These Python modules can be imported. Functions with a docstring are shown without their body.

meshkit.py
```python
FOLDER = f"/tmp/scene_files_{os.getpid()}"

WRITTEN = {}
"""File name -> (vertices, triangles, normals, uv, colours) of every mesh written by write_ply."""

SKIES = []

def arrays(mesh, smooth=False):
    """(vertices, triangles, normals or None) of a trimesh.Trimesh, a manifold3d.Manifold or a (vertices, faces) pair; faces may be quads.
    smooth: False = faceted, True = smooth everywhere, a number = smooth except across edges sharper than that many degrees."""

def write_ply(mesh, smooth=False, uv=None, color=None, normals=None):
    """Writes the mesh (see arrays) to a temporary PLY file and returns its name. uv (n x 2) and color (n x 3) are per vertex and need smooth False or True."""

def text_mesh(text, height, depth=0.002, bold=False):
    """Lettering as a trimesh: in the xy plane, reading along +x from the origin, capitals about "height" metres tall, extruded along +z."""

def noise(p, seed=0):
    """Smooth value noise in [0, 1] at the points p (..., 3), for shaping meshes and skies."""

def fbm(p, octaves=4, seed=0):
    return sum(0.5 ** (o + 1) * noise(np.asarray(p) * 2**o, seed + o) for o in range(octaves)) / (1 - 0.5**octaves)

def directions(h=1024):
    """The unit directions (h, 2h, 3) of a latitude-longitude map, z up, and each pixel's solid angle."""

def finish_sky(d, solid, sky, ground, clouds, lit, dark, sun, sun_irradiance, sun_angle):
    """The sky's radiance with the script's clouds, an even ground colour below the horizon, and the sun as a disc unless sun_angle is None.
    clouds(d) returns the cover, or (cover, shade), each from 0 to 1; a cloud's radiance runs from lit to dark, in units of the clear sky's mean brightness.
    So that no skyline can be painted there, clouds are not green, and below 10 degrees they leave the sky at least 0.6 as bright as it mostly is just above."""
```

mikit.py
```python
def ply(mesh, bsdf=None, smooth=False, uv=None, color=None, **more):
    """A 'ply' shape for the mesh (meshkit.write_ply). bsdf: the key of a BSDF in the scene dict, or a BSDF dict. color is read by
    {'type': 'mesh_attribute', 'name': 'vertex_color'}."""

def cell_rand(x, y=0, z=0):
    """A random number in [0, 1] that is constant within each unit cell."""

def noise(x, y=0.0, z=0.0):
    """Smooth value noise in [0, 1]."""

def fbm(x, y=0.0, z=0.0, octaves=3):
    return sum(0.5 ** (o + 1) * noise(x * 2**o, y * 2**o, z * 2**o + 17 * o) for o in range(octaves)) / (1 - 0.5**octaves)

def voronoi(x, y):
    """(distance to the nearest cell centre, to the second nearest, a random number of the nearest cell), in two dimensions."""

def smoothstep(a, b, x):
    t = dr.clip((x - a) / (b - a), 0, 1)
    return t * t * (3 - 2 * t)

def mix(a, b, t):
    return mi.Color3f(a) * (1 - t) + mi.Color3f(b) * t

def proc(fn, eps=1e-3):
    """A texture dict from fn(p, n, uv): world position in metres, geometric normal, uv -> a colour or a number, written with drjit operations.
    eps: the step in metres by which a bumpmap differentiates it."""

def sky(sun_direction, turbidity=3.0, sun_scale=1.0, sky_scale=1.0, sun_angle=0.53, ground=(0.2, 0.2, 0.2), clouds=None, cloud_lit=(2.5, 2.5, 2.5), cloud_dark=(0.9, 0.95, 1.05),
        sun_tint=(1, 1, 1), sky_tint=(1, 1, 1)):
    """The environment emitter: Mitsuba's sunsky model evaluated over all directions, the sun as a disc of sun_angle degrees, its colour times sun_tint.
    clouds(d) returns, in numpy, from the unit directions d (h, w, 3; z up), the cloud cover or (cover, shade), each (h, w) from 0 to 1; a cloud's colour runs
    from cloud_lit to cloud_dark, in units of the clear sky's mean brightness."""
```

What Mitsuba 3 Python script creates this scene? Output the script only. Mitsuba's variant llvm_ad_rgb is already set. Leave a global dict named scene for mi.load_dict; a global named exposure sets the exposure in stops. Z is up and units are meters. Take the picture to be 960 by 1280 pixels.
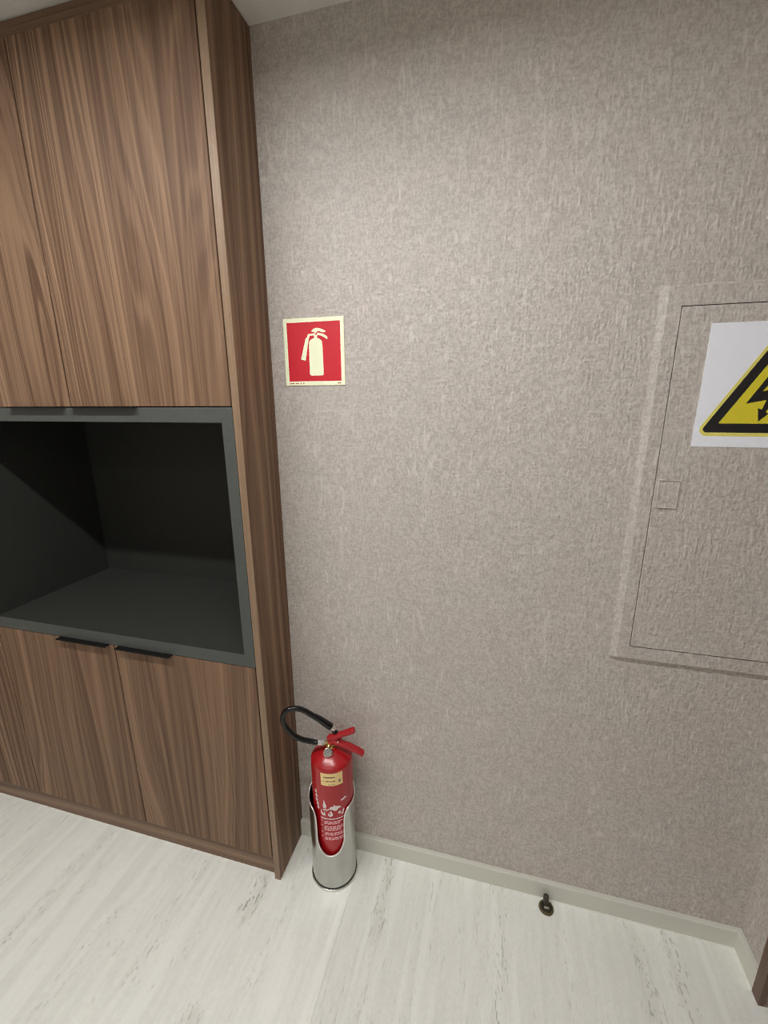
import math, random
import numpy as np
import trimesh
import manifold3d as m3
import drjit as dr
import mitsuba as mi
import mikit, meshkit
from mikit import proc, noise, fbm, cell_rand, smoothstep, mix
from shapely.geometry import Polygon, box as sbox, Point, LineString
from shapely.ops import unary_union
from shapely import affinity

random.seed(5)
rng = np.random.default_rng(5)
scene, labels = {'type': 'scene'}, {}

# ------------------------------------------------------------------ camera, lights, exposure
F, YAW, PITCH, ROLL = 537.1, -0.2566, 0.2524, -0.0055
CAM = np.array([0.6678, -1.2297, 1.6796])
fwd = np.array([math.sin(YAW)*math.cos(PITCH), math.cos(YAW)*math.cos(PITCH), -math.sin(PITCH)])
rgt = np.array([math.cos(YAW), -math.sin(YAW), 0.0])
upv = np.cross(rgt, fwd)
rgt, upv = math.cos(ROLL)*rgt + math.sin(ROLL)*upv, -math.sin(ROLL)*rgt + math.cos(ROLL)*upv
M = np.eye(4); M[:3, 0] = -rgt; M[:3, 1] = upv; M[:3, 2] = fwd; M[:3, 3] = CAM
scene['camera'] = {'type': 'perspective', 'fov': math.degrees(2*math.atan(480/F)), 'fov_axis': 'x',
                   'near_clip': 0.01, 'far_clip': 50.0, 'to_world': mi.ScalarTransform4f(M.tolist())}
exposure = 3.0
H, W = 2.6, 1.498                     # ceiling height, right wall
LAMPS = [(-0.95, 0.88, -0.96, 1.18), (-0.95, 0.88, -2.35, 0.32)]     # unseen ceiling lights, the second added as fill: x from, x to, y, power
LAMP_W, LAMP_POWER = 0.040, 15.6
LAMP_RGB = (1.0, 0.995, 0.97)

# ------------------------------------------------------------------ materials
def rgb(*c): return {'type': 'rgb', 'value': list(c)}
def srgb(*c): return [((v/255+0.055)/1.055)**2.4 if v > 10 else v/255/12.92 for v in c]
def principled(color, rough=0.5, metal=0.0, spec=0.5, **k):
    return {'type': 'principled', 'base_color': color if isinstance(color, dict) else rgb(*color), 'roughness': rough, 'metallic': metal, 'specular': spec, **k}
def mat(name, bsdf): scene[name] = {'type': 'twosided', 'bsdf': bsdf}

def wall_coord(p, n): return dr.select(dr.abs(n.x) > 0.7, p.y + 3.37, p.x)
def paper_col(p, n, uv):
    a = wall_coord(p, n)
    t = 0.40*noise(a*420, p.z*260) + 0.34*noise(a*250, p.z*120, 3.0) + 0.26*noise(a*90, p.z*360, 5.0)
    c = mix((0.398, 0.365, 0.339), (0.535, 0.500, 0.468), smoothstep(0.2, 0.8, t))
    thread_glint = smoothstep(0.68, 0.92, noise(a*200, p.z*38, 9.0)) * smoothstep(0.40, 0.72, noise(a*19, p.z*15, 2.0))  # slub glints painted into the colour along the pale threads
    c = mix(c, (0.655, 0.62, 0.585), 0.45*thread_glint)
    return mix(c, c*mi.Color3f(1.015, 0.99, 0.99), smoothstep(0.4, 0.65, fbm(a*9, p.z*9, 3.0, 2)))
def paper_h(p, n, uv):
    a = wall_coord(p, n)
    return 0.45*noise(a*235, p.z*42, 1.0) + 0.50*noise(a*240, p.z*190) + 0.30*noise(a*80, p.z*240, 5.0)
mat('wallpaper', {'type': 'bumpmap', 'tex': proc(paper_h, 4e-4), 'scale': 0.0023,
                  'bsdf': principled(proc(paper_col), 0.48, 0, 0.55)})

def walnut(a, z, key):
    off = key*37.0
    w = fbm(a*2.8 + off, z*0.50 + off*1.7, off, 2)
    w2 = fbm(a*10.0 + off, z*1.1, off + 5.0, 2)
    f = a*13.0 + 2.6*w + 1.65*w2 + off
    broad = noise(f*1.9, off)
    veins = noise(f*6.0, z*0.15 + off)
    thin = noise(f*15.0, z*0.4, off)
    fibre = 0.45*noise(a*420, z*6.0, off) + 0.55*noise(a*170, z*2.0, off)
    t = 0.10*broad + 0.22*veins + 0.24*thin + 0.44*fibre
    c = mix((0.092, 0.048, 0.028), (0.222, 0.134, 0.084), smoothstep(0.22, 0.80, t))
    line = dr.power(noise(f*3.6 + 40.0, z*0.1), 4.0) + 0.7*dr.power(thin, 5.0)
    c = mix(c, (0.37, 0.240, 0.152), 0.58*dr.minimum(line, 1.0))
    dark = smoothstep(0.74, 0.90, noise(f*10.0 + 9.0, z*0.3, off))
    return mix(c, (0.066, 0.037, 0.024), 0.40*dark)
G0, G1, G2 = -0.0243, -0.5685, -1.1059
def wood_col(p, n, uv):
    a = dr.select(dr.abs(n.x) > 0.7, p.y*1.15 + 5.1, p.x)
    key = cell_rand((p.x - G1)/0.5442 + 50.0, dr.select((p.z > 1.2) & (dr.abs(n.x) < 0.7), mi.Float(1), mi.Float(0)), dr.select(dr.abs(n.x) > 0.7, mi.Float(4), mi.Float(0)))
    return walnut(a, p.z, key)
def wood_h_col(p, n, uv): return walnut(p.z*1.3 + 2.0, p.x*0.9 + p.y*0.9, 0.31 + 0*p.x)
mat('wood', principled(proc(wood_col), 0.55, 0, 0.25))
mat('wood_horizontal', principled(proc(wood_h_col), 0.42, 0, 0.4))
def band_col(p, n, uv): return mix((0.19, 0.122, 0.076), (0.265, 0.178, 0.114), fbm(p.x*300 + p.y*300, p.z*4, 0, 2))
mat('edge_banding', principled(proc(band_col), 0.42, 0, 0.4))
def dark_wood(p, n, uv): return mix((0.045, 0.024, 0.017), (0.16, 0.088, 0.058), fbm((p.x + p.y)*40, p.z*1.5, 0, 3))
mat('casing_wood', principled(proc(dark_wood), 0.4, 0, 0.4))
def anth(p, n, uv): return mix((0.062, 0.067, 0.064), (0.074, 0.079, 0.075), noise(p.x*500 + p.y*500, p.z*500))
mat('anthracite', principled(proc(anth), 0.5, 0, 0.35))
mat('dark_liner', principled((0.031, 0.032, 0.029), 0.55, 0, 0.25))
mat('black_metal', principled((0.005, 0.005, 0.005), 0.5, 0, 0.25))

def floor_col(p, n, uv):
    tile = dr.select(p.x > 0.256, mi.Float(1), mi.Float(0))
    x, y = p.x + tile*3.3, p.y + tile*5.7
    x = x + 0.02*(noise(y*2.2, x*3.0) - 0.5)
    band = fbm(x*9.0, y*0.9, 0, 3)
    fine = fbm(x*95, y*9.0, 0, 3)
    grain = noise(x*420, y*160, 3.0)
    c = mix((0.775, 0.785, 0.745), (0.870, 0.882, 0.842), smoothstep(0.22, 0.78, 0.32*band + 0.40*fine + 0.28*grain))
    c = mix(c, (0.91, 0.925, 0.90), 0.5*smoothstep(0.64, 0.82, noise(x*42, y*1.9, 4.0)))
    wob = p.x + 0.05*(noise(p.y*3.0, 2.0) - 0.5) + 0.03*(noise(p.y*11.0, 5.0) - 0.5)
    zone = 0.25*smoothstep(0.56, 0.70, fbm(x*6.5 + 11.3, y*1.1, 2.0, 2))
    for x0, wd, st_ in ((-0.06, 0.055, 1.0), (-0.29, 0.03, 0.6), (-0.49, 0.04, 0.5), (0.06, 0.03, 0.35), (0.385, 0.045, 0.75), (0.52, 0.03, 0.4), (0.785, 0.035, 0.9), (0.97, 0.03, 0.35), (1.20, 0.045, 0.8), (1.30, 0.04, 0.75), (-0.75, 0.05, 0.6)):
        zone = dr.maximum(zone, st_*smoothstep(1.0, 0.15, dr.abs(wob - x0)/wd))
    zone = zone*smoothstep(0.22, 0.55, noise(x*14, y*4.5, 12.0))
    pit = smoothstep(0.60, 0.80, 0.6*noise(x*300, y*95, 1.0) + 0.4*noise(x*110, y*30, 8.0)) * zone
    hair = smoothstep(0.70, 0.88, 0.55*noise(x*110, y*16, 6.0) + 0.45*noise(x*260, y*60, 9.0)) * smoothstep(0.38, 0.58, fbm(x*6 + 3.0, y*1.6, 7.0, 2))
    pale = smoothstep(0.014, 0.004, dr.abs(p.x - 0.225 + 0.03*(noise(p.y*4.0, 7.0) - 0.5))) * (0.4 + 0.6*noise(p.x*120, p.y*25, 2.0))
    c = mix(c, (0.95, 0.955, 0.93), 0.55*pale)
    c = mix(c, (0.58, 0.575, 0.52), 0.35*smoothstep(0.1, 0.9, zone)*noise(x*75, y*9, 13.0))
    c = mix(c, (0.33, 0.33, 0.29), 0.75*pit)
    c = mix(c, (0.50, 0.495, 0.44), 0.35*hair)
    return c*dr.select(tile > 0.5, mi.Float(0.93), mi.Float(1.0))
mat('travertine', principled(proc(floor_col), 0.36, 0, 0.4))
mat('grout', principled((0.66, 0.655, 0.60), 0.7))
mat('white_paint', principled((0.70, 0.69, 0.65), 0.55, 0, 0.4))
mat('baseboard_paint', principled((0.60, 0.60, 0.545), 0.42, 0, 0.4))
mat('sealant', principled((0.80, 0.79, 0.73), 0.35))
mat('lamp_trim', principled((0.85, 0.85, 0.84), 0.4))

def steel_col(p, n, uv): return mix((0.46, 0.46, 0.435), (0.53, 0.53, 0.50), noise(dr.atan2(p.y + 0.0989, p.x - 0.1751)*90, p.z*3))
mat('stainless', principled(proc(steel_col), 0.15, 1.0))
mat('chrome', principled((0.80, 0.79, 0.77), 0.10, 1.0))
mat('aluminium', principled((0.85, 0.85, 0.83), 0.38, 0.9))
mat('black_rubber', principled((0.006, 0.006, 0.006), 0.20, 0, 0.4))
mat('red_paint', principled((0.36, 0.006, 0.010), 0.24, 0, 0.5, clearcoat=0.5))
mat('red_plastic', principled((0.36, 0.008, 0.014), 0.33, 0, 0.5))
mat('print_white', principled((0.72, 0.62, 0.62), 0.4))
mat('print_pink', principled((0.72, 0.36, 0.38), 0.4))
mat('brass', principled((0.62, 0.46, 0.20), 0.28, 1.0))
mat('aged_brass', principled((0.20, 0.165, 0.095), 0.34, 1.0))
mat('dark_bronze', principled((0.075, 0.068, 0.055), 0.38, 0.8))
mat('dial_face', principled((0.30, 0.29, 0.27), 0.3))
mat('dial_green', principled((0.10, 0.25, 0.09), 0.4))
mat('label_yellow', principled((0.80, 0.58, 0.26), 0.4))
mat('ink', principled((0.07, 0.04, 0.03), 0.5))
mat('glow_cream', principled((0.90, 0.93, 0.68), 0.45))
mat('sign_red', principled((0.60, 0.018, 0.033), 0.45))
mat('ink_red', principled((0.35, 0.05, 0.03), 0.5))
mat('paper_white', principled((0.80, 0.82, 0.90), 0.5))
mat('sign_yellow', principled((0.66, 0.57, 0.035), 0.42))
mat('sign_yellow_edge', principled((0.70, 0.64, 0.16), 0.42))
mat('sign_black', principled((0.012, 0.011, 0.012), 0.45))

# ------------------------------------------------------------------ helpers
def numbered(k):
    if k not in scene and k not in labels: return k
    i = 1
    while f'{k}_{i:03d}' in scene or f'{k}_{i:03d}' in labels: i += 1
    return f'{k}_{i:03d}'
def obj(name, mesh, m, parent=None, smooth=False, label=None, kind=None, **k):
    key = numbered((parent + '__' if parent else '') + name)
    scene[key] = mikit.ply(mesh, m, smooth=smooth, **k)
    d = {}
    if label: d['label'] = label
    if kind: d['kind'] = kind
    if d: labels[key] = d
    return key
def thing(name, label, cat, group=None):
    key = numbered(name); labels[key] = {'label': label, 'category': cat}
    if group: labels[key]['group'] = group
    return key
def tm(man):
    q = man.to_mesh(); return trimesh.Trimesh(np.array(q.vert_properties[:, :3]), np.array(q.tri_verts), process=False)
def man(mesh): return m3.Manifold(m3.Mesh(np.asarray(mesh.vertices, np.float32), np.asarray(mesh.faces, np.uint32)))
def cube(x0, x1, y0, y1, z0, z1): return m3.Manifold.cube([x1-x0, y1-y0, z1-z0]).translate([x0, y0, z0])
def bx(x0, x1, y0, y1, z0, z1, r=0.0):
    """box with chamfered edges"""
    if r <= 0: return tm(cube(x0, x1, y0, y1, z0, z1))
    P = []
    for a, c in ((x0, x1), (x1, x0)):
        for b, d in ((y0, y1), (y1, y0)):
            for e, g in ((z0, z1), (z1, z0)):
                sx, sy, sz = np.sign(c-a), np.sign(d-b), np.sign(g-e)
                P += [(a+sx*r, b+sy*r, e), (a+sx*r, b, e+sz*r), (a, b+sy*r, e+sz*r)]
    return tm(m3.Manifold.hull_points(np.array(P)))
def cat(*ms): return trimesh.util.concatenate(list(ms))
def polys(g): return [x for x in getattr(g, 'geoms', [g]) if not x.is_empty]
def flat(shape, y, t):
    """a polygon drawn in (x, z), front face at y - t, back at y"""
    out = []
    for g in polys(shape):
        e = trimesh.creation.extrude_polygon(g, t, engine='earcut')
        v = np.array(e.vertices)
        out.append(trimesh.Trimesh(np.c_[v[:, 0], y - v[:, 2], v[:, 1]], e.faces, process=False))   # (x, y=-depth, z)
    return cat(*out)
def lathe(profile, n=64, c=(0, 0, 0)):
    r = trimesh.creation.revolve(np.array(profile, float), sections=n)
    if r.volume < 0: r.invert()
    r.apply_translation(c); return r
def spline(pts, n=12):
    from scipy.interpolate import CubicSpline
    p = np.array(pts, float); t = np.r_[0, np.cumsum(np.linalg.norm(np.diff(p, axis=0), axis=1))]
    return CubicSpline(t, p)(np.linspace(0, t[-1], n))
def tube(pts, r, sides=16, closed=False):
    p = np.array(pts, float); n = len(p); r = np.broadcast_to(np.asarray(r, float), (n,))
    t = (np.roll(p, -1, 0) - np.roll(p, 1, 0)) if closed else np.gradient(p, axis=0)
    t /= np.linalg.norm(t, axis=1, keepdims=True)
    a = np.zeros_like(p); ref = np.array([0, 0, 1.0]) if abs(t[0, 2]) < 0.9 else np.array([1.0, 0, 0])
    a[0] = np.cross(t[0], ref); a[0] /= np.linalg.norm(a[0])
    for i in range(1, n):
        a[i] = a[i-1] - t[i]*(a[i-1] @ t[i]); a[i] /= np.linalg.norm(a[i])
    b = np.cross(t, a); ang = np.arange(sides)*2*np.pi/sides
    v = p[:, None] + r[:, None, None]*(np.cos(ang)[None, :, None]*a[:, None] + np.sin(ang)[None, :, None]*b[:, None])
    f = []
    for i in range(n if closed else n-1):
        for j in range(sides):
            A, B = i*sides + j, i*sides + (j+1) % sides; C, D = ((i+1) % n)*sides + (j+1) % sides, ((i+1) % n)*sides + j
            f += [(A, B, C), (A, C, D)]
    v = v.reshape(-1, 3)
    if not closed:
        v = np.vstack([v, p[0], p[-1]]); k = n*sides
        for j in range(sides): f += [(k, (j+1) % sides, j), (k+1, (n-1)*sides + j, (n-1)*sides + (j+1) % sides)]
    m = trimesh.Trimesh(v, np.array(f), process=False)
    if m.volume < 0: m.invert()
    return m
def capsule_hull(pts, radii, sub=2):
    out = None
    for (p, q), (a, b) in zip(zip(pts, pts[1:]), zip(radii, radii[1:])):
        V = []
        for c, r in ((p, a), (q, b)):
            s = trimesh.creation.icosphere(sub, r); V.append(np.array(s.vertices) + c)
        h = m3.Manifold.hull_points(np.vstack(V)); out = h if out is None else out + h
    return out

# ------------------------------------------------------------------ the room
YB = -3.2                              # wall behind the camera
XL = -1.690                            # wall left of the cabinet
obj('floor', bx(XL-0.1, W+0.35, YB-0.1, 0.0, -0.05, -0.003), 'grout', kind='structure')
for x0, x1 in ((-1.690, -1.2246), (-1.2246, -0.9846), (-0.9846, 0.2560), (0.2570, 1.84)):
    if x1 == -0.9846: continue
    for y0, y1 in ((-2.399, -0.0), (YB, -2.401)):
        if x0 < -1.5: x1b = -0.9866
        else: x1b = x1
        obj('tile', bx(x0, x1b, y0, y1, -0.004, 0.0), 'travertine', 'floor')
obj('ceiling', bx(XL-0.1, W+0.35, YB-0.1, 0.45, H, H+0.05), 'white_paint', kind='structure')
obj('wall_back', bx(0.0, W+0.35, 0.0, 0.12, 0.0, H), 'wallpaper', kind='structure')
obj('wall_left', bx(XL-0.1, XL, YB, 0.45, 0.0, H), 'wallpaper', kind='structure')
obj('wall_front', bx(XL-0.1, W+0.35, YB-0.12, YB, 0.0, H), 'white_paint', kind='structure')
DY0, DY1, DZ = -0.1508, -1.05, 2.15     # door opening in the right wall
right = cube(W, W+0.14, YB, 0.0, 0, H) - cube(W-0.1, W+0.3, DY1, DY0, -0.1, DZ)
obj('wall_right', tm(right), 'wallpaper', kind='structure')
BH, BT = 0.0698, 0.0143
def baseboard_profile(): return [(0, 0), (BT, 0), (BT, BH-0.003), (BT-0.003, BH), (0, BH)]
b = Polygon(baseboard_profile())
e = trimesh.creation.extrude_polygon(b, W, engine='earcut'); v = np.array(e.vertices)
bb = obj('baseboard_back', trimesh.Trimesh(np.c_[v[:, 2], -v[:, 0], v[:, 1]], e.faces, process=False), 'baseboard_paint', kind='structure')
obj('sealant_bead', tube([(x, -BT-0.0005, 0.0005) for x in np.linspace(0.78, W-BT, 24)], 0.0018*np.r_[np.linspace(0.6, 1.3, 12), np.full(12, 1.3)], 8), 'sealant', bb, smooth=True)
e = trimesh.creation.extrude_polygon(b, 0.1183-BT, engine='earcut'); v = np.array(e.vertices)
br = obj('baseboard_right', trimesh.Trimesh(np.c_[W-v[:, 0], -BT-v[:, 2], v[:, 1]], e.faces, process=False), 'baseboard_paint', kind='structure')
obj('sealant_bead', tube([(W-BT-0.0005, y, 0.0005) for y in np.linspace(-BT, -0.118, 8)], 0.0024, 8), 'sealant', br, smooth=True)
# wooden door frame and door in the right wall
frame = (cube(W-0.0156, W+0.14, DY1-0.0325, DY0+0.0325, 0.0, DZ+0.0325) - cube(W-0.1, W+0.3, DY1+0.012, DY0, -0.1, DZ-0.012)
         - cube(W, W+0.3, DY1-0.1, DY1, -0.1, 3) - cube(W, W+0.3, DY0, 0.1, -0.1, 3) - cube(W, W+0.3, -3, 1, DZ, 3))
d1 = obj('door_1', tm(frame), 'casing_wood', kind='structure')
obj('leaf', bx(W+0.09, W+0.128, DY1+0.015, DY0-0.003, 0.006, DZ-0.015, 0.001), 'casing_wood', d1)
obj('handle', cat(tube([(W+0.09, DY1+0.08, 1.02), (W+0.045, DY1+0.08, 1.02)], 0.008), tube([(W+0.045, DY1+0.075, 1.02), (W+0.045, DY1+0.20, 1.02)], 0.008)), 'chrome', d1, smooth=35)

# unseen linear ceiling lights: front placed by the niche shadow, rear added as fill
for i, (lx0, lx1, ly, pw) in enumerate(LAMPS):
    t = thing('unseen_ceiling_light', ['unseen long recessed linear ceiling light nearest the walnut cabinet front', 'added fill light, a long ceiling strip out of view, farthest from the papered back wall'][i], 'ceiling light')
    o = cube(lx0-0.006, lx1+0.006, ly-LAMP_W/2-0.006, ly+LAMP_W/2+0.006, H-0.0045, H+0.001) - cube(lx0, lx1, ly-LAMP_W/2, ly+LAMP_W/2, H-1, H+1)  # trim lip of an unseen light, set deep to dim the upper wall
    obj('trim', tm(o), 'lamp_trim', t)
    z = H-0.0010
    k = obj('diffuser', trimesh.Trimesh([[lx0, ly-LAMP_W/2, z], [lx1, ly-LAMP_W/2, z], [lx1, ly+LAMP_W/2, z], [lx0, ly+LAMP_W/2, z]], [[0, 2, 1], [0, 3, 2]], process=False), 'lamp_trim', t)
    scene[k]['emitter'] = {'type': 'area', 'radiance': rgb(*[LAMP_POWER*pw*c for c in LAMP_RGB])}

# ------------------------------------------------------------------ the built-in cabinet
D, YC, YK = -0.1897, -0.1717, -0.1714     # door front, carcass front, plinth front
ZK, ZLB, ZNB, ZNT, ZUD, ZDT = 0.0965, 0.0985, 0.8717, 1.6664, 1.6690, 2.5535
YBK = 0.34
cab = thing('built_in_cabinet', 'tall walnut built-in cabinet with a dark grey open niche, reaching the ceiling', 'cabinet')
obj('carcass', cat(bx(XL+0.003, G0-0.0015, YC, YBK, ZNT+0.001, H-0.002), bx(XL+0.003, G0-0.0015, YC, YBK, ZK, ZNB-0.001),
                   bx(XL+0.003, -1.1275, YC, YBK, ZNB, ZNT)), 'wood', cab)
sp = obj('side_panel', bx(-0.0225, -0.0003, D+0.0008, YBK, 0.0, H-0.001, 0.0004), 'wood', cab)
obj('edge_band', bx(-0.0225, -0.0003, D, D+0.0008, 0.0, H-0.001, 0.0002), 'edge_banding', sp, label='plain lighter brown edge strip')
obj('plinth', bx(XL+0.003, -0.0228, YK, YK+0.03, 0.0, ZK), 'wood_horizontal', cab)
obj('top_filler', bx(XL+0.003, -0.0228, YC-0.002, YC-0.0003, ZDT+0.003, H-0.002), 'wood_horizontal', cab)
NXL, NXR = -1.125, -0.0240
niche = cube(NXL, NXR, D, YBK-0.004, ZNB, ZNT) - cube(-1.0945, -0.0593, -1, 0.30, 0.9136, 1.6252)
nk = obj('niche', tm(niche), 'anthracite', cab, label='dark grey open niche with a flush frame')
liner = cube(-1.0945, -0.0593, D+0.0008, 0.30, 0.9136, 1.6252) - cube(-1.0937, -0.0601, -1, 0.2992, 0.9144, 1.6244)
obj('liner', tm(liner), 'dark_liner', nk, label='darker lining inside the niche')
gap = 0.0026
cols = [(G1+gap, G0-gap), (G2+gap, G1-gap), (XL+0.004, G2-gap)]
def handle(x0, x1, z, up):
    th = 0.0016
    plate = bx(x0, x1, D-0.0185, D+0.004, z, z+th, 0.0003)
    lip = bx(x0, x1, D-0.0185, D-0.0170, z-0.0022 if not up else z-0.0012, z+th, 0.0003)
    return cat(plate, lip)
for i, (x0, x1) in enumerate(cols):
    up = obj('door', bx(x0, x1, D, D+0.0177, ZUD, ZDT, 0.0005), 'wood', cab)
    lo = obj('door', bx(x0, x1, D, D+0.0177, ZLB, 0.8690, 0.0005), 'wood', cab)
    if i == 0: hx = (-0.5510, -0.3300)
    elif i == 1: hx = (-0.8060, -0.5885)
    else: hx = (x1-0.24, x1-0.02)
    obj('handle', handle(hx[0]-(0.012 if i == 0 else 0), hx[1], ZUD-0.0026, True), 'black_metal', up, label='thin black edge pull handle')
    obj('handle', handle(hx[0], hx[1], 0.8692, False), 'black_metal', lo, label='thin black edge pull handle')

# ------------------------------------------------------------------ fire sign
SX0, SX1, SZ0, SZ1 = 0.0456, 0.2319, 1.7258, 1.9109
import numpy.linalg as la
def homography(src, dst):
    A = []
    for (x, y), (u, w) in zip(src, dst):
        A += [[x, y, 1, 0, 0, 0, -u*x, -u*y, -u], [0, 0, 0, x, y, 1, -w*x, -w*y, -w]]
    return la.svd(np.array(A, float))[2][-1].reshape(3, 3)
HS = homography([(118, 165), (778, 128), (800, 888), (160, 888)], [(SX0, SZ1), (SX1, SZ1), (SX1, SZ0), (SX0, SZ0)])   # drawing grid of the sign's artwork -> metres on the sign
def art(pts):
    o = []
    for x, y in pts:
        q = HS @ [x, y, 1]; o.append((q[0]/q[2], q[1]/q[2]))
    return Polygon(o)
fs = thing('fire_sign', 'square red fire extinguisher sign with pale yellow border on the greige wall', 'sign')
obj('backing', bx(SX0, SX1, -0.0030, 0.0, SZ0, SZ1, 0.0004), 'glow_cream', fs)
red = sbox(SX0+0.0113, SZ0+0.0120, SX1-0.0108, SZ1-0.0112)
obj('red_field', flat(red, -0.0030, 0.0003), 'sign_red', fs, label='red square field')
r_ = lambda g, k: g.buffer(k).buffer(-k).buffer(-k).buffer(k)
body = art([(402, 440), (408, 405), (425, 385), (450, 373), (475, 367), (505, 372), (530, 387), (545, 408), (549, 440), (566, 765), (550, 779), (430, 781), (414, 765)])
neck = art([(458, 380), (458, 335), (490, 332), (492, 380)])
top = art([(429, 300), (436, 282), (452, 268), (480, 259), (520, 263), (552, 276), (586, 293), (577, 305), (548, 308), (505, 291), (494, 296), (492, 306), (480, 312), (468, 325), (458, 320), (466, 305), (452, 306)])
low = art([(492, 309), (530, 316), (570, 330), (595, 349), (607, 370), (601, 386), (566, 361), (530, 344), (492, 338)])
pipe = art([(383, 352), (388, 334), (404, 325), (466, 317), (470, 341), (412, 347), (405, 372), (383, 372)])
horn = art([(368, 366), (402, 370), (368, 619), (317, 604)])
icon = unary_union([r_(body, 0.0008), neck, top, low, pipe, horn])
obj('pictogram', flat(icon, -0.0033, 0.0003), 'glow_cream', fs, label='pale yellow extinguisher pictogram')
marks = [sbox(SX0+x, SZ0+0.0045, SX0+x+w, SZ0+0.0075) for x, w in ((0.012, 0.006), (0.0195, 0.007), (0.031, 0.004), (0.036, 0.005), (0.047, 0.0025), (0.055, 0.004), (0.164, 0.005), (0.170, 0.004))]
obj('small_print', flat(unary_union(marks), -0.0030, 0.0002), 'ink_red', fs, label='tiny dark red print', kind='stuff')

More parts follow.
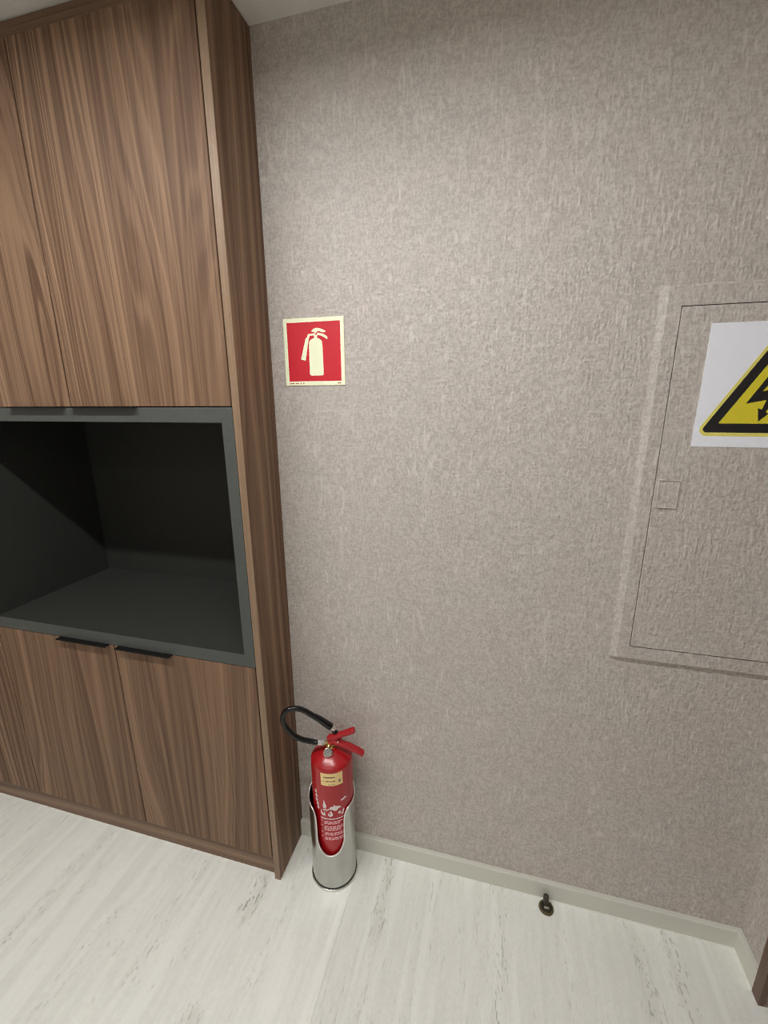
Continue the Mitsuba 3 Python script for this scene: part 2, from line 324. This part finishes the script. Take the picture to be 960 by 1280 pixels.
# ------------------------------------------------------------------ electrical panel cover
PX0, PX1, PZ0, PZ1 = 1.0165, 1.486, 0.9641, 1.936
ep = thing('electrical_panel', 'papered electrical panel cover with raised frame set in the greige wall', 'electrical panel')
def ring_frame():
    # raised, softly bevelled frame
    o = sbox(PX0, PZ0, PX1, PZ1); i = sbox(1.0620, 1.0058, 1.4465, 1.8890)
    prof = [(0.0, 0.000), (0.0025, -0.006), (0.007, -0.0105), (0.013, -0.0120), (None, -0.0105), (None, -0.0105)]
    base = (cube(PX0, PX1, -0.0120, 0.0, PZ0, PZ1) - cube(1.0615, 1.4475, -1, 0.1, 1.0053, 1.8895))
    cut = None
    for (a, s) in ((PX0, 1), (PX1, -1)):
        w = m3.Manifold.hull_points(np.array([(a-s*0.01, -0.02, PZ0-1), (a+s*0.0165, -0.02, PZ0-1), (a+s*0.0155, -0.0121, PZ0-1), (a-s*0.0005, -0.003, PZ0-1), (a-s*0.01, -0.003, PZ0-1),
                                              (a-s*0.01, -0.02, PZ1+1), (a+s*0.0165, -0.02, PZ1+1), (a+s*0.0155, -0.0121, PZ1+1), (a-s*0.0005, -0.003, PZ1+1), (a-s*0.01, -0.003, PZ1+1)]))
        base = base - w
    for (a, s) in ((PZ0, 1), (PZ1, -1)):
        w = m3.Manifold.hull_points(np.array([(x, y, z) for x in (PX0-1, PX1+1) for (y, z) in ((-0.02, a-s*0.01), (-0.02, a+s*0.009), (-0.0121, a+s*0.0055), (-0.004, a-s*0.0005), (-0.004, a-s*0.01))]))
        base = base - w
    return tm(base)
obj('frame', ring_frame(), 'wallpaper', ep)
pd = obj('door', bx(1.0639, 1.4455, -0.0118, -0.001, 1.0075, 1.8876, 0.0016), 'wallpaper', ep)
obj('latch', cat(bx(1.0705, 1.1180, -0.0142, -0.0112, 1.4107, 1.4832, 0.0012), bx(1.0705, 1.1180, -0.0165, -0.0134, 1.4107, 1.4130, 0.0005), bx(1.0705, 1.1180, -0.0165, -0.0134, 1.4809, 1.4832, 0.0005),
                  bx(1.0705, 1.0728, -0.0165, -0.0134, 1.4107, 1.4832, 0.0005), bx(1.1157, 1.1180, -0.0165, -0.0134, 1.4107, 1.4832, 0.0005)), 'wallpaper', pd, label='small square papered latch')

# ------------------------------------------------------------------ electrical warning sign
ws = thing('warning_sign', 'white square sign with yellow and black lightning triangle on the electrical panel', 'sign')
YS = -0.0119
obj('sheet', bx(1.1279, 1.4081, YS-0.0012, YS, 1.5679, 1.8485, 0.0003), 'paper_white', ws)
CX = 1.268
def tri(zb, half, r):
    z1 = zb + half*math.sqrt(3)
    p = Polygon([(CX-half, zb), (CX+half, zb), (CX, z1)])
    return p.buffer(-r, join_style=1).buffer(r, quad_segs=12)
obj('yellow_edge', flat(tri(1.5937, 0.1405, 0.0165), YS-0.0012, 0.0002), 'sign_yellow_edge', ws, label='yellow triangle outer edge')
obj('black_border', flat(tri(1.6023, 0.1275, 0.0085), YS-0.0014, 0.0002), 'sign_black', ws, label='black triangle border')
obj('yellow_triangle', flat(tri(1.6238, 0.0915, 0.0006), YS-0.0016, 0.0002), 'sign_yellow', ws, label='yellow triangle field')
bolt = Polygon([(1.2790, 1.7680), (1.2248, 1.6694), (1.2642, 1.6775), (1.2588, 1.6560), (1.2505, 1.6590), (1.2560, 1.6284), (1.2735, 1.6464), (1.2675, 1.6508), (1.2715, 1.6600), (1.3010, 1.7085), (1.2531, 1.6969), (1.2960, 1.7680)])
obj('lightning_bolt', flat(bolt, YS-0.0018, 0.0002), 'sign_black', ws, label='black lightning bolt with arrow tip')

# ------------------------------------------------------------------ extinguisher stand
EX, EY = 0.1751, -0.0989
DIR = np.array([CAM[0]-EX, CAM[1]-EY]); DIR /= la.norm(DIR); DIR = np.array([0.3994, -0.9168])
RT = np.array([0.9168, 0.3994])
A0 = math.atan2(DIR[1], DIR[0])
def bend(mesh, r, cx, cy, phi0=0.0, extra=0.0, tilt=None):
    """mesh drawn with x = arc length, y = outward depth, z = height -> wrapped on a cylinder, x = 0 facing the room"""
    v = np.array(mesh.vertices); ph = A0 + phi0 + v[:, 0]/r; R = r + v[:, 1] + extra
    return trimesh.Trimesh(np.c_[cx + R*np.cos(ph), cy + R*np.sin(ph), v[:, 2]], mesh.faces, process=False)
def wrapped(shape, r, cx, cy, t, ref=0.004, phi0=0.0, extra=0.0):
    out = []
    for g in polys(shape):
        e = trimesh.creation.extrude_polygon(g, t, engine='earcut')
        e = tm(man(e).refine_to_length(ref)); v = np.array(e.vertices)
        out.append(trimesh.Trimesh(np.c_[v[:, 0], v[:, 2], v[:, 1]], np.array(e.faces), process=False))
    return bend(cat(*out), r, cx, cy, phi0, extra)
RS = 0.0785
st = thing('extinguisher_stand', 'polished steel cylinder stand with cut-out front holding the red extinguisher', 'stand')
D0 = math.radians(-8.5)
def rim_curve():
    from scipy.interpolate import PchipInterpolator
    hw = 36.0; L = []
    for a in np.linspace(0, 1, 16): L.append((hw*math.sin(a*math.pi/2), 0.160 + 0.072*(1-math.cos(a*math.pi/2))))
    for d, z in ((36.1, 0.255), (36.3, 0.275), (36.8, 0.295), (38.2, 0.313), (40.5, 0.325), (43.5, 0.333), (48, 0.3385), (56, 0.341), (66, 0.3425), (78, 0.344), (90, 0.347), (102, 0.354), (114, 0.361), (126, 0.367), (140, 0.371)): L.append((d, z))
    return np.radians(np.array(L)) * [1, 0] + np.array(L) * [0, 1]
RC = rim_curve()
left = np.c_[-RC[::-1, 0], RC[::-1, 1]][:-1]
rim = np.vstack([left, RC])
ps = RS*math.pi
full = Polygon([(-ps, 0.004)] + [(-ps, 0.373)] + [(RS*(a+D0), z) for a, z in rim] + [(ps, 0.373), (ps, 0.004)])
obj('shell', wrapped(full, RS, EX, EY, 0.0012, 0.005), 'stainless', st, smooth=40)
rp = [(EX+(RS+0.0016)*math.cos(A0+a+D0), EY+(RS+0.0016)*math.sin(A0+a+D0), z) for a, z in rim]
b0, b1 = rim[-1, 0], rim[0, 0] + 2*math.pi
back = [(EX+(RS+0.0016)*math.cos(A0+a+D0), EY+(RS+0.0016)*math.sin(A0+a+D0), 0.373) for a in np.linspace(b0+0.05, b1-0.05, 30)]
obj('rim', tube(rp + back, 0.0027, 8, closed=True), 'aluminium', st, smooth=True, label='bright polished rim of the cut-out')
obj('base_ring', tube([(EX+0.0808*math.cos(a), EY+0.0808*math.sin(a), 0.0042) for a in np.linspace(0, 2*np.pi, 97)[:-1]], 0.0040, 12, closed=True), 'chrome', st, smooth=True, label='chrome base ring')
obj('gap_shade_band', lathe([(0.0798, 0.0075), (0.0815, 0.0078), (0.0818, 0.0105), (0.0812, 0.0130), (0.0798, 0.0138), (0.0798, 0.0075)], 72, (EX, EY, 0)), 'black_rubber', st, smooth=35)  # black band puts the gap shading above the base ring into colour
obj('floor_plate', lathe([(0.0001, 0.006), (0.078, 0.006), (0.078, 0.010), (0.0001, 0.010), (0.0001, 0.006)], 48, (EX, EY, 0)), 'stainless', st)

# ------------------------------------------------------------------ fire extinguisher
BX, BY = EX + RT[0]*0.0055, EY + RT[1]*0.0055
RB = 0.0708
ext = thing('fire_extinguisher', 'red fire extinguisher with black hose standing in the steel stand', 'fire extinguisher')
prof = [(0.0001, 0.011), (0.055, 0.011), (0.066, 0.016), (0.0708, 0.028), (0.0708, 0.498), (0.0704, 0.5035), (0.0688, 0.5085), (0.0655, 0.5125), (0.058, 0.5185), (0.046, 0.527), (0.034, 0.5335), (0.024, 0.5380), (0.0215, 0.5395), (0.0215, 0.545), (0.0001, 0.545)]
cyl = obj('cylinder', lathe(prof, 72, (BX, BY, 0)), 'red_paint', ext, smooth=30)
lab = sbox(-0.0405, 0.449, 0.0345, 0.4975)
def wl(shape, t, extra, phi0=math.radians(-1.0)): return wrapped(shape, RB, BX, BY, t, 0.004, phi0, extra)
WX = lambda g: affinity.translate(affinity.scale(g, 1.95, 1.0, origin=(0, 0)), -0.0035, 0)
yl = obj('label', wl(lab, 0.0004, 0.0), 'label_yellow', ext, label='small yellow paper label')
ink = [sbox(-0.0135, 0.4805, 0.006, 0.4845)]
ink += [sbox(x, z, x+w, z+0.0035) for x, z, w in ((-0.0155, 0.464, 0.002), (-0.010, 0.4655, 0.005), (-0.004, 0.4655, 0.004), (0.001, 0.4655, 0.005))]
ink += [Polygon([(0.0115, 0.470), (0.0165, 0.470), (0.0145, 0.466), (0.0165, 0.460), (0.0110, 0.460), (0.0135, 0.465)])]
ink += [sbox(-0.006, 0.4535, 0.005, 0.4550)]
obj('label_print', wl(WX(unary_union(ink)), 0.0002, 0.0004), 'ink', yl, label='dark print on the label')
# white pictograms and text rows of the front print
P = []
def blob(pts, r=0.0012): return Polygon(pts).buffer(r).buffer(-r*0.5)
# small flame over a base, a hand with an extinguisher, a pull pin, and the row of three class symbols
P += [blob([(-0.036, 0.356), (-0.037, 0.366), (-0.034, 0.374), (-0.0335, 0.386), (-0.030, 0.378), (-0.027, 0.368), (-0.025, 0.361), (-0.028, 0.354)]),
      sbox(-0.038, 0.345, -0.022, 0.3495), sbox(-0.020, 0.350, -0.008, 0.3535),
      blob([(-0.014, 0.357), (-0.008, 0.362), (0.000, 0.363), (0.003, 0.370), (0.006, 0.362), (0.014, 0.362), (0.022, 0.359), (0.025, 0.354), (0.016, 0.353), (0.012, 0.347), (0.002, 0.345), (-0.004, 0.350)]),
      affinity.rotate(sbox(0.027, 0.381, 0.044, 0.3855).buffer(0.001), 16)]
for (a, b_, c_) in ((-0.072, 0.405, 0.006), (-0.069, 0.390, 0.008), (-0.068, 0.372, 0.005), (-0.064, 0.358, 0.007), (-0.062, 0.344, 0.005)):
    P.append(blob([(a, b_), (a+0.004, b_+0.010), (a+0.009, b_+0.002), (a+0.006, b_-c_)]))
P += [blob([(-0.046, 0.341), (-0.044, 0.324), (-0.036, 0.322), (-0.034, 0.330), (-0.040, 0.332)]), sbox(-0.0335, 0.322, -0.0305, 0.339),
      Point(-0.012, 0.329).buffer(0.0085).difference(Point(-0.014, 0.332).buffer(0.0030)), blob([(-0.013, 0.338), (-0.010, 0.345), (-0.006, 0.337)]),
      Point(0.020, 0.334).buffer(0.0055).difference(Point(0.021, 0.3345).buffer(0.0022)), blob([(0.026, 0.322), (0.030, 0.331), (0.034, 0.343), (0.037, 0.340), (0.034, 0.328), (0.032, 0.321)]),
      Point(-0.022, 0.347).buffer(0.0022), Point(0.010, 0.3465).buffer(0.0022), sbox(-0.048, 0.3085, 0.044, 0.3120)]
obj('pictogram_print', wl(unary_union(P), 0.0003, 0.0), 'print_white', ext, label='white pictograms')
rows, z = [], 0.300
blocks = [2, 3, 2, 2]
for nb in blocks:
    rows.append(sbox(-0.0225, z-0.0035, -0.0195, z))
    for k in range(nb):
        x = -0.0165 + (0.0 if k else random.uniform(0, 0.002)); end = 0.0215 - (0.012 if k == nb-1 else 0)*random.random()
        while x < end:
            w = random.uniform(0.0028, 0.0070); rows.append(sbox(x, z-0.0048, min(x+w, end+0.002), z)); x += w + 0.0011
        z -= 0.0072
    z -= 0.0062
obj('text_print', wl(WX(unary_union(rows)), 0.0003, 0.0), 'print_pink', ext, label='rows of small white text')
# valve group
AX = np.array([BX, BY, 0.0]); R3 = np.array([RT[0], RT[1], 0]); D3 = np.array([DIR[0], DIR[1], 0]); Z3 = np.array([0, 0, 1.0])
def at(s, d, z): return AX + R3*s + D3*d + Z3*z
valve = obj('valve', cat(lathe([(0.0001, 0.540), (0.0185, 0.540), (0.0185, 0.548), (0.0140, 0.550), (0.0140, 0.562), (0.0105, 0.566), (0.0001, 0.566)], 24, (BX, BY, 0)),
                         tube([at(-0.005, 0, 0.556), at(-0.030, 0.004, 0.558)], 0.0085, 16)), 'brass', ext, smooth=30)
# gauge
gc = at(-0.012, 0.031, 0.547); gd = D3*0.90 + Z3*0.436
obj('stem', tube([at(-0.008, 0.010, 0.556), gc - gd*0.004], 0.006, 12), 'brass', valve, smooth=30)
def disc_on(c, d, prof, n=36):
    m = lathe(prof, n); T = trimesh.geometry.align_vectors([0, 0, 1], d/la.norm(d)); m.apply_transform(T); m.apply_translation(c); return m
gg = obj('pressure_gauge', disc_on(gc, gd, [(0.0001, -0.006), (0.0135, -0.006), (0.0150, -0.003), (0.0150, 0.004), (0.0132, 0.0052), (0.0122, 0.0035), (0.0001, 0.0035)]), 'chrome', ext, smooth=30)
obj('dial', disc_on(gc, gd, [(0.0001, 0.0036), (0.0120, 0.0036), (0.0120, 0.0040), (0.0001, 0.0040)]), 'dial_face', gg, label='pale gauge dial')
gm = []
U = np.cross(gd, R3); U /= la.norm(U)
gn = gd/la.norm(gd)
for a0 in np.linspace(-2.0, 2.0, 9):
    a = -a0; pdir = R3*math.sin(a0) + (-np.cross(R3, gn))*math.cos(a0)
    c = gc + gn*0.0041
    gm.append(tube([c + pdir*0.0080, c + pdir*0.0105], 0.0006, 6))
gm.append(tube([gc + gn*0.0043 - R3*0.003, gc + gn*0.0043 + R3*0.006 + np.cross(gn, R3)*0.004], 0.0007, 6))
obj('dial_marks', cat(*gm), 'ink', gg, label='dark dial marks')
# levers: upper squeeze lever and lower carrying handle (bent sheet)
def strip(pts, widths, thick, lip):
    """a U-section lever swept along pts"""
    p = np.array(pts); out = None
    for i in range(len(p)-1):
        t = p[i+1]-p[i]; t /= la.norm(t); s = np.cross(t, Z3); s /= la.norm(s); u = np.cross(s, t)
        V = []
        for c, w in ((p[i], widths[i]), (p[i+1], widths[i+1])):
            for a in (-1, 1):
                V += [c + s*a*w/2 + u*thick/2 + s*0, c + s*a*w/2 - u*lip, c + s*a*(w/2-0.0025) + u*(thick/2+0.0022)]
        h = m3.Manifold.hull_points(np.array(V)); out = h if out is None else out + h
    m = tm(out.refine_to_length(0.006)); trimesh.smoothing.filter_taubin(m, iterations=4); return m
LV = np.array([0.98, 0.17, 0]); LV /= la.norm(LV)
p0 = np.array([0.171, -0.104, 0.583])
obj('squeeze_lever', strip([p0, p0+LV*0.022+Z3*0.007, p0+LV*0.055+Z3*0.021, p0+LV*0.080+Z3*0.034, p0+LV*0.092+Z3*0.038], [0.020, 0.024, 0.020, 0.022, 0.019], 0.003, 0.009), 'red_plastic', ext, smooth=45)
q0 = np.array([0.190, -0.102, 0.572])
obj('carry_handle', strip([q0, q0+LV*0.022-Z3*0.004, q0+LV*0.060-Z3*0.018, q0+LV*0.092-Z3*0.036, q0+LV*0.104-Z3*0.044], [0.020, 0.022, 0.023, 0.023, 0.020], 0.003, 0.008), 'red_plastic', ext, smooth=45)
obj('lever_bracket', tm(capsule_hull([at(0.002, 0.004, 0.566), at(0.012, 0.006, 0.578), at(0.026, 0.006, 0.572), at(0.028, 0.012, 0.560)], [0.013, 0.013, 0.0105, 0.008])), 'red_plastic', ext, smooth=True)
obj('pivot_pin', tube([at(0.022, 0.022, 0.574), at(0.022, -0.012, 0.574)], 0.003, 10), 'chrome', ext, smooth=30)
# hose loop
h = [(0.139, -0.120, 0.568), (0.115, -0.127, 0.574), (0.080, -0.142, 0.594), (0.052, -0.152, 0.628), (0.0385, -0.157, 0.668), (0.049, -0.152, 0.698), (0.076, -0.141, 0.706), (0.110, -0.126, 0.688), (0.136, -0.115, 0.664)]
hp = spline(h, 60)
ho = obj('hose', tube(hp, 0.0088, 16), 'black_rubber', ext, smooth=40)
noz = [np.array(h[-1]), np.array((0.150, -0.110, 0.653)), np.array((0.166, -0.103, 0.636)), np.array((0.1815, -0.096, 0.620))]
nz = spline([hp[-3], *noz[1:]], 16)
obj('nozzle', tube(nz, np.interp(np.linspace(0, 1, 16), [0, 0.25, 1], [0.0090, 0.0105, 0.0125]), 18), 'black_rubber', ho, smooth=40)
obj('ferrule', tube([np.array((0.1405, -0.1195, 0.5675)), np.array((0.150, -0.1145, 0.565)), np.array((0.160, -0.108, 0.562))], [0.0100, 0.0100, 0.0092], 18), 'aluminium', ho, smooth=30, label='silver hose ferrule')
obj('ferrule', tube([np.array((0.181, -0.0963, 0.6205)), np.array((0.192, -0.0915, 0.607))], [0.0080, 0.0074], 16), 'aluminium', ho, smooth=30, label='silver nozzle tip')
obj('hose_clip', tm(capsule_hull([np.array((0.190, -0.093, 0.604)), np.array((0.200, -0.092, 0.592))], [0.008, 0.009])), 'black_rubber', ext, smooth=True)
rc = np.array((0.206, -0.088, 0.618))
obj('safety_ring', tube([rc + 0.0125*(R3*math.cos(a) + (Z3*0.95 + D3*0.3)*math.sin(a)) for a in np.linspace(0, 2*np.pi, 33)[:-1]], 0.0009, 8, closed=True), 'chrome', ext, smooth=True, label='thin wire safety pin ring')

# ------------------------------------------------------------------ door stop on the floor
SXC, SYC = 0.9215, -0.0435
ds = thing('door_stop', 'small aged brass door stop on the pale floor by the baseboard', 'door stop')
obj('base', lathe([(0.0001, 0.0), (0.0245, 0.0), (0.0245, 0.0030), (0.0230, 0.0052), (0.0185, 0.0058), (0.0170, 0.0040), (0.0001, 0.0040)], 40, (SXC, SYC, 0)), 'aged_brass', ds, smooth=30)
obj('inner_disc', lathe([(0.0001, 0.0041), (0.0168, 0.0041), (0.0158, 0.0056), (0.0001, 0.0062)], 36, (SXC, SYC, 0)), 'dark_bronze', ds, smooth=30)
po = obj('post', tm(capsule_hull([np.array((SXC-0.001, SYC+0.006, 0.010)), np.array((SXC-0.002, SYC+0.010, 0.036))], [0.0098, 0.0092], 3)), 'dark_bronze', ds, smooth=True, label='dark upright post')
obj('post_glint', tm(capsule_hull([np.array((SXC-0.004, SYC-0.005, 0.0085)), np.array((SXC+0.004, SYC-0.0045, 0.0085))], [0.0042, 0.0042], 3)), 'chrome', po, smooth=True, label='bright metal bead put in as the glint below the post')  # chrome capsule put in as the glint where the post meets its base
